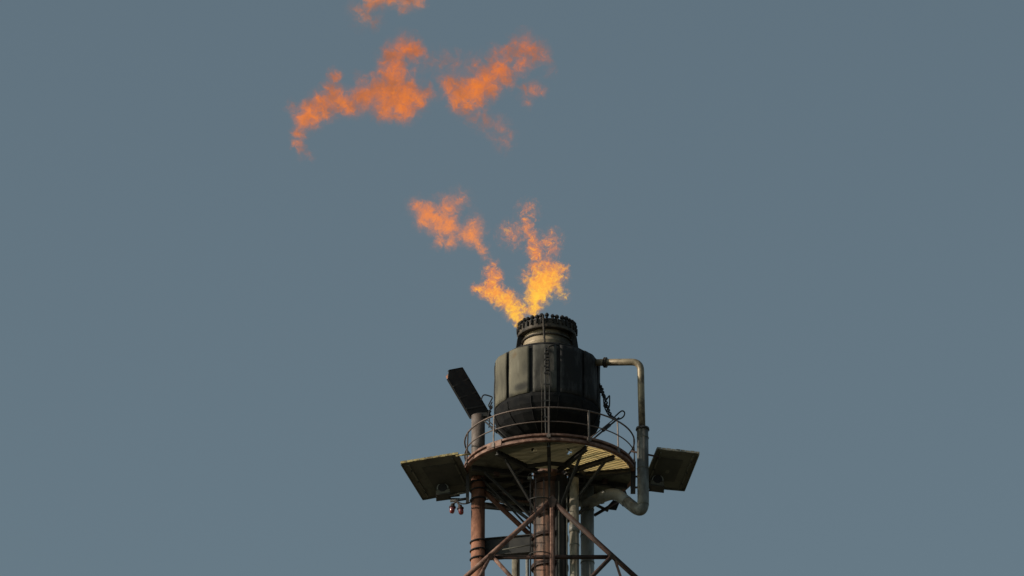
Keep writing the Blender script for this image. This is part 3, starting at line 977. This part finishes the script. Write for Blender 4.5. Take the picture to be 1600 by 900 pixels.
# ---------------------------------------------------------------- guy rods and cables beside the drum
rd = thing('guy_rod', 'black tightening rods from the platform rail to the drum at right', 'guy rod', W(966, 656, -0.5))
MB().tube([W(967, 653, -0.5), W(924, 688, -1.2)], 0.028, 8).build('rod', M['cable'], rd)
MB().tube([W(962, 653, -0.55), W(919, 687, -1.2)], 0.018, 8).build('rod', M['rail'], rd)
MB().tube([W(953, 664, -0.72), W(942, 673, -0.9)], 0.05, 8).build('turnbuckle', M['cable'], rd)
rd2 = thing('guy_rod', 'black tightening rods from the platform rail to the drum at left', 'guy rod', W(757, 657, -0.5))
MB().tube([W(757, 658, -0.5), W(795, 691, -1.2)], 0.026, 8).build('rod', M['cable'], rd2)
MB().tube([W(760, 655, -0.5), W(799, 689, -1.2)], 0.018, 8).build('rod', M['cable'], rd2)
MB().tube([W(768, 667.5, -0.7), W(777, 675.5, -0.87)], 0.045, 8).build('turnbuckle', M['cable'], rd2)

ch = thing('slack_chain', 'knotted black chain with a loose cable loop hanging right of the drum', 'chain', W(955, 640, -0.4))
pts = [W(935, 600, -0.25), W(940, 607, -0.3), W(942, 616, -0.35), W(945, 622, -0.4), W(948, 634, -0.4), W(952, 645, -0.45), W(958, 655, -0.5)]
pl = spline(pts, 8)
for i in range(0, len(pl) - 2, 2):
    a, c = pl[i], pl[i + 2]
    mid = (a + c) / 2; d = (c - a).normalized()
    side = Vector((0, 1, 0)) if (i // 2) % 2 else Vector((d.z, 0, -d.x))
    hl = (c - a).length * 0.62
    ring_pts = [mid + d * hl * cos(2 * pi * k / 12) + side * 0.045 * sin(2 * pi * k / 12) for k in range(13)]
    MB().tube(ring_pts, 0.023, 5, cap=False).build('link', M['cable'], ch)
for px, py in ((940, 612), (946, 634)):
    MB().box(W(px, py, -0.37), (0.11, 0.08, 0.09), Matrix.Rotation(R(35), 3, 'Y')).build('shackle', M['cable'], ch)
MB().tube(spline([W(946, 627, -0.4), W(951.5, 619, -0.4), W(952.5, 621, -0.4), W(952, 635, -0.4), W(949, 640, -0.4)]), 0.024, 6).build('hook', M['cable'], ch)
MB().tube(spline([W(943, 618, -0.3), W(944, 634, -0.3), W(950, 647, -0.4), W(957, 654, -0.5)]), 0.021, 6).build('cable', M['cable'], ch)
MB().tube(spline([W(957, 655, -0.5), W(965, 647, -0.5), W(972, 642, -0.5), W(976, 645, -0.5), W(974, 651, -0.5), W(967, 655, -0.5), W(958, 654, -0.5)]), 0.023, 6).build('cable_loop', M['cable'], ch)

hk = thing('slack_cable', 'bent black cable between the slanted hood and the drum', 'cable', W(763, 640, -0.2))
MB().tube(spline([W(755, 625, -0.1), W(757, 619, -0.1), W(761, 617, -0.1), W(770, 619.5, -0.1), W(772, 622, -0.1), W(769, 628, -0.1), W(766.5, 633.5, -0.1), W(768.5, 635, -0.1), W(772, 628, -0.1)]), 0.021, 6).build('cable', M['cable'], hk)
MB().tube(spline([W(772, 634, -0.1), W(769, 640, -0.2), W(766, 650, -0.3), W(768, 657, -0.4), W(767, 668, -0.5)]), 0.02, 6).build('cable', M['cable'], hk)
hk.location.x -= 0.06
for px, py in ((770, 637), (768, 643)):
    MB().box(W(px, py, -0.2), (0.09, 0.07, 0.08), Matrix.Rotation(R(30), 3, 'Y')).build('shackle', M['cable'], hk)


# ---------------------------------------------------------------- flames: glowing gas, each a closed body of emitting and absorbing air
def flame_material(name, blobs, centre, cold, warm, hot, z_hot, z_cold, sigma, soot, warp, fine, veil, swirl):
    m = bpy.data.materials.new(name)
    t, n, l = nodes_of(m)
    out = n.new('ShaderNodeOutputMaterial')
    tc = n.new('ShaderNodeTexCoord')

    def math_(op, a, b=None, c=None, clamp=False):
        x = n.new('ShaderNodeMath'); x.operation = op; x.use_clamp = clamp
        for i, q in enumerate((a, b, c)):
            if q is None:
                continue
            if isinstance(q, (int, float)):
                x.inputs[i].default_value = q
            else:
                l.new(q, x.inputs[i])
        return x.outputs[0]

    def vmath(op, a, b=None, s=None):
        x = n.new('ShaderNodeVectorMath'); x.operation = op
        for i, q in enumerate((a, b)):
            if q is None:
                continue
            if isinstance(q, (tuple, list, Vector)):
                x.inputs[i].default_value = tuple(q)
            else:
                l.new(q, x.inputs[i])
        if s is not None:
            x.inputs['Scale'].default_value = s
        return x

    P = tc.outputs['Object']
    # turbulence bends space at two sizes
    n1 = n.new('ShaderNodeTexNoise'); n1.inputs['Scale'].default_value = fine[0]; n1.inputs['Detail'].default_value = 5
    n1.inputs['Roughness'].default_value = 0.66
    l.new(P, n1.inputs['Vector'])
    o1 = vmath('SCALE', vmath('SUBTRACT', n1.outputs['Color'], (0.5, 0.5, 0.5)).outputs[0], s=warp * 2)
    Q = vmath('ADD', P, o1.outputs[0]).outputs[0]
    F = None
    for (c, r, w) in blobs:
        d = vmath('DISTANCE', Q, tuple(c - centre)).outputs['Value']
        f = math_('MULTIPLY_ADD', d, -w / r, w)
        F = f if F is None else math_('SMOOTH_MAX', F, f, 0.18)
    n2 = n.new('ShaderNodeTexNoise'); n2.inputs['Scale'].default_value = fine[1]; n2.inputs['Detail'].default_value = 6
    n2.inputs['Roughness'].default_value = 0.68; n2.inputs['Distortion'].default_value = 0.6
    l.new(Q, n2.inputs['Vector'])
    G = math_('MULTIPLY_ADD', math_('SUBTRACT', n2.outputs[0], 0.5), fine[2], F)
    mr = n.new('ShaderNodeMapRange'); mr.interpolation_type = 'SMOOTHSTEP'
    mr.inputs[1].default_value = 0.24; mr.inputs[2].default_value = 1.02
    l.new(G, mr.inputs[0])
    n4 = n.new('ShaderNodeTexNoise'); n4.inputs['Scale'].default_value = fine[1] * 2.6; n4.inputs['Detail'].default_value = 5
    n4.inputs['Roughness'].default_value = 0.6
    l.new(Q, n4.inputs['Vector'])
    g4 = n.new('ShaderNodeMapRange'); g4.inputs[1].default_value = 0.40; g4.inputs[2].default_value = 0.62
    g4.inputs[3].default_value = 0.18; g4.inputs[4].default_value = 1.9
    l.new(n4.outputs[0], g4.inputs[0])
    grain = g4.outputs[0]
    core = math_('MULTIPLY', math_('MULTIPLY', math_('POWER', mr.outputs[0], 1.7), grain), sigma)
    vr = n.new('ShaderNodeMapRange'); vr.interpolation_type = 'SMOOTHSTEP'
    vr.inputs[1].default_value = 0.08; vr.inputs[2].default_value = 0.75
    l.new(G, vr.inputs[0])
    dens = math_('ADD', core, math_('MULTIPLY', vr.outputs[0], veil))
    # colour: hotter low down and inside; soot streaks where told
    sep = n.new('ShaderNodeSeparateXYZ'); l.new(P, sep.inputs[0])
    hz = n.new('ShaderNodeMapRange'); hz.inputs[1].default_value = z_cold - centre.z; hz.inputs[2].default_value = z_hot - centre.z
    l.new(sep.outputs[2], hz.inputs[0])
    heat = math_('MULTIPLY_ADD', mr.outputs[0], 0.52, math_('MULTIPLY_ADD', hz.outputs[0], 0.45, -0.05))
    heat = math_('ADD', heat, math_('MULTIPLY', math_('SUBTRACT', math_('ADD', n2.outputs[0], n4.outputs[0]), 1.0), swirl), clamp=True)
    cr = n.new('ShaderNodeValToRGB')
    e = cr.color_ramp.elements
    e[0].position = 0.12; e[0].color = (*cold, 1)
    e[1].position = 1.0; e[1].color = (*hot, 1)
    mid_ = e.new(0.55); mid_.color = (*warm, 1)
    l.new(heat, cr.inputs[0])
    colr = cr.outputs[0]
    if soot:
        n3 = n.new('ShaderNodeTexNoise'); n3.inputs['Scale'].default_value = 1.9; n3.inputs['Detail'].default_value = 5
        l.new(Q, n3.inputs['Vector'])
        r3 = n.new('ShaderNodeMapRange'); r3.inputs[1].default_value = 0.45; r3.inputs[2].default_value = 0.62
        l.new(n3.outputs[0], r3.inputs[0])
        mx = n.new('ShaderNodeMix'); mx.data_type = 'RGBA'
        mx.inputs[7].default_value = (0.30, 0.115, 0.06, 1)
        l.new(math_('MULTIPLY', r3.outputs[0], soot), mx.inputs[0]); l.new(colr, mx.inputs[6])
        colr = mx.outputs[2]
    em = n.new('ShaderNodeEmission'); l.new(colr, em.inputs['Color']); l.new(dens, em.inputs['Strength'])
    ab = n.new('ShaderNodeVolumeAbsorption'); ab.inputs['Color'].default_value = (0, 0, 0, 1); l.new(dens, ab.inputs['Density'])
    ad = n.new('ShaderNodeAddShader'); l.new(em.outputs[0], ad.inputs[0]); l.new(ab.outputs[0], ad.inputs[1])
    l.new(ad.outputs[0], out.inputs['Volume'])
    return m


ICO = None


def ico():
    global ICO
    if ICO is None:
        import bmesh
        bm = bmesh.new(); bmesh.ops.create_icosphere(bm, subdivisions=2, radius=1.0)
        bm.verts.ensure_lookup_table()
        ICO = ([v.co.copy() for v in bm.verts], [tuple(v.index for v in f.verts) for f in bm.faces])
        bm.free()
    return ICO


def flame(name, label, spots, cold, warm, hot, py_hot, py_cold, sigma, soot=0.0, warp=0.16, fine=(2.2, 5.0, 0.9), grow=2.0, depth=0.45, y0=0.0, hull=0.95, veil=0.45, swirl=1.1):
    rnd = random.Random(name + str(len(spots)) + label)
    blobs = []
    for s in spots:
        px, py, r = s[:3]
        w = min(1.0, s[3] + 0.13) if len(s) > 3 else 1.0
        rr = r * grow / 50.0
        y = y0 + rnd.uniform(-1, 1) * depth * rr
        blobs.append((W(px, py, y), rr, w))
    c = Vector((0, 0, 0))
    for b in blobs:
        c += b[0]
    c /= len(blobs)
    mb = MB()
    v0, f0 = ico()
    for (p, r, w) in blobs:
        mb.add([p + v * (r * hull + warp * 0.25) for v in v0], f0, True)
    mat = flame_material(name + '_gas', blobs, c, cold, warm, hot, W(800, py_hot, y0).z, W(800, py_cold, y0).z, sigma, soot, warp, fine, veil, swirl)
    me = bpy.data.meshes.new(name)
    me.from_pydata([tuple(p - c) for p in mb.v], [], mb.f)
    me.materials.append(mat)
    o = bpy.data.objects.new(name, me)
    col.objects.link(o)
    o.location = c
    o['label'] = label
    o['category'] = 'flame'
    o['group'] = 'flames above the flare tip'
    md = o.modifiers.new('one_skin', 'REMESH')
    md.mode = 'VOXEL'
    md.voxel_size = 0.09
    md.use_smooth_shade = True
    return o


ORANGE_C, ORANGE_W, ORANGE_H = (0.52, 0.16, 0.08), (0.72, 0.175, 0.043), (0.93, 0.25, 0.038)
YEL_C, YEL_W, YEL_H = (0.78, 0.22, 0.085), (0.98, 0.31, 0.065), (1.08, 0.66, 0.075)

flame('gas_flame', 'bright yellow flame rising straight out of the nozzle crown', [
    (836, 491, 6), (836, 481, 8), (837, 468, 11), (843, 454, 14), (855, 440, 14), (866, 430, 12), (848, 434, 12, 0.9), (840, 444, 11, 0.9),
    (853, 412, 10, 0.72), (836, 420, 9, 0.62), (824, 438, 8, 0.62), (818, 428, 7, 0.5), (878, 422, 7, 0.62), (881, 434, 6, 0.5), (873, 452, 8, 0.5), (880, 462, 7, 0.4), (825, 456, 6, 0.55),
    (838, 404, 9, 0.66), (835, 394, 9, 0.60), (833, 384, 9, 0.60), (831, 375, 8, 0.58), (828, 365, 8, 0.56), (825, 356, 8, 0.52), (822, 346, 7, 0.46), (858, 392, 12, 0.34), (862, 374, 12, 0.28), (848, 380, 10, 0.32),
    (800, 366, 15, 0.26), (825, 330, 12, 0.27)],
    YEL_C, YEL_W, YEL_H, 462, 402, 13.0, swirl=1.8, veil=0.7, warp=0.30, fine=(2.6, 7.0, 2.7))
flame('gas_flame', 'yellow flame leaning left off the rim of the nozzle crown', [
    (810, 500, 7), (806, 492, 9), (800, 480, 11), (790, 468, 12), (776, 459, 11), (762, 453, 9, 0.9), (748, 452, 8, 0.7),
    (768, 442, 9, 0.85), (775, 430, 8, 0.75), (764, 424, 8, 0.62), (771, 413, 6, 0.55), (820, 484, 8, 0.72), (813, 476, 8, 0.65)],
    YEL_C, YEL_W, YEL_H, 492, 440, 12.0, swirl=1.8, veil=0.7, warp=0.28, fine=(2.6, 7.0, 2.7), y0=-0.25)
flame('gas_flame', 'pale orange wisp of flame floating left above the crown', [
    (652, 324, 13, 0.7), (668, 332, 15, 0.85), (684, 345, 15), (700, 352, 15, 0.95), (698, 325, 17, 0.6), (718, 312, 14, 0.5),
    (686, 376, 10, 0.7), (706, 378, 10, 0.7), (722, 365, 12, 0.7), (737, 368, 13, 0.9), (747, 380, 10, 0.95), (755, 390, 7, 0.9), (759, 400, 7, 0.42), (762, 408, 7, 0.34),
    (743, 350, 13, 0.62), (665, 350, 12, 0.6)],
    (0.66, 0.22, 0.10), (0.86, 0.25, 0.07), (0.98, 0.33, 0.075), 390, 310, 5.0, swirl=1.6, warp=0.3, fine=(2.2, 5.5, 2.0))
flame('gas_flame', 'largest orange flame cloud with a tail drooping at its left end', [
    (470, 226, 9, 0.75), (467, 207, 11, 0.9), (473, 186, 14), (486, 170, 16), (504, 163, 16), (520, 145, 13, 0.9), (523, 118, 10, 0.78), (530, 160, 16, 0.9), (492, 186, 13, 0.8), (512, 176, 13, 0.8), (545, 172, 12, 0.75), (560, 150, 14, 0.7), (458, 170, 9, 0.6),
    (550, 163, 15, 0.8), (572, 152, 17, 0.8), (596, 142, 22, 0.95), (618, 146, 25), (640, 146, 21), (612, 118, 20, 0.85), (612, 92, 18, 0.85),
    (632, 74, 17, 0.95), (650, 80, 14, 0.85), (602, 168, 17), (630, 172, 16), (652, 164, 13, 0.9), (668, 145, 13, 0.7), (668, 92, 11, 0.5),
    (686, 96, 17, 0.28), (704, 104, 18, 0.30), (722, 100, 16, 0.28), (690, 122, 14, 0.28), (565, 125, 11, 0.5), (650, 110, 12, 0.4), (480, 240, 9, 0.40)],
    ORANGE_C, ORANGE_W, ORANGE_H, 180, 60, 4.2, swirl=1.8, soot=0.75, warp=0.38, fine=(1.5, 3.6, 1.9))
flame('gas_flame', 'orange flame cloud thinning out to the right of the largest one', [
    (706, 138, 14, 0.9), (722, 145, 18), (742, 138, 20), (760, 125, 18), (776, 108, 16), (728, 162, 16, 0.9), (712, 156, 12, 0.85), (770, 140, 13, 0.85), (790, 120, 15, 0.85),
    (752, 158, 12, 0.7), (796, 85, 16, 0.7), (818, 74, 18, 0.72), (838, 82, 16, 0.68), (812, 102, 14, 0.66), (852, 92, 10, 0.55), (775, 84, 12, 0.5), (820, 140, 10, 0.55), (838, 138, 11, 0.58), (824, 160, 8, 0.6),
    (745, 184, 14, 0.44), (762, 190, 13, 0.42), (776, 198, 13, 0.42), (790, 210, 12, 0.40), (786, 226, 11, 0.38), (770, 215, 9, 0.34), (860, 112, 9, 0.4), (745, 100, 14, 0.42)],
    ORANGE_C, ORANGE_W, ORANGE_H, 165, 60, 4.2, swirl=1.8, soot=0.7, warp=0.38, fine=(1.6, 3.8, 2.0))
flame('gas_flame', 'brownish orange flame scrap cut off by the upper picture edge', [
    (592, -4, 14), (612, -2, 13), (580, 8, 12, 0.75), (634, 4, 12, 0.8), (650, -2, 12, 0.8), (604, -24, 17), (640, -26, 16),
    (572, 24, 17, 0.45), (588, 34, 11, 0.45), (556, 16, 12, 0.42), (630, 16, 8, 0.5)],
    (0.40, 0.20, 0.13), (0.80, 0.26, 0.075), ORANGE_H, 20, 60, 3.6, swirl=1.8, soot=0.9, warp=0.36, fine=(1.6, 3.8, 2.0))
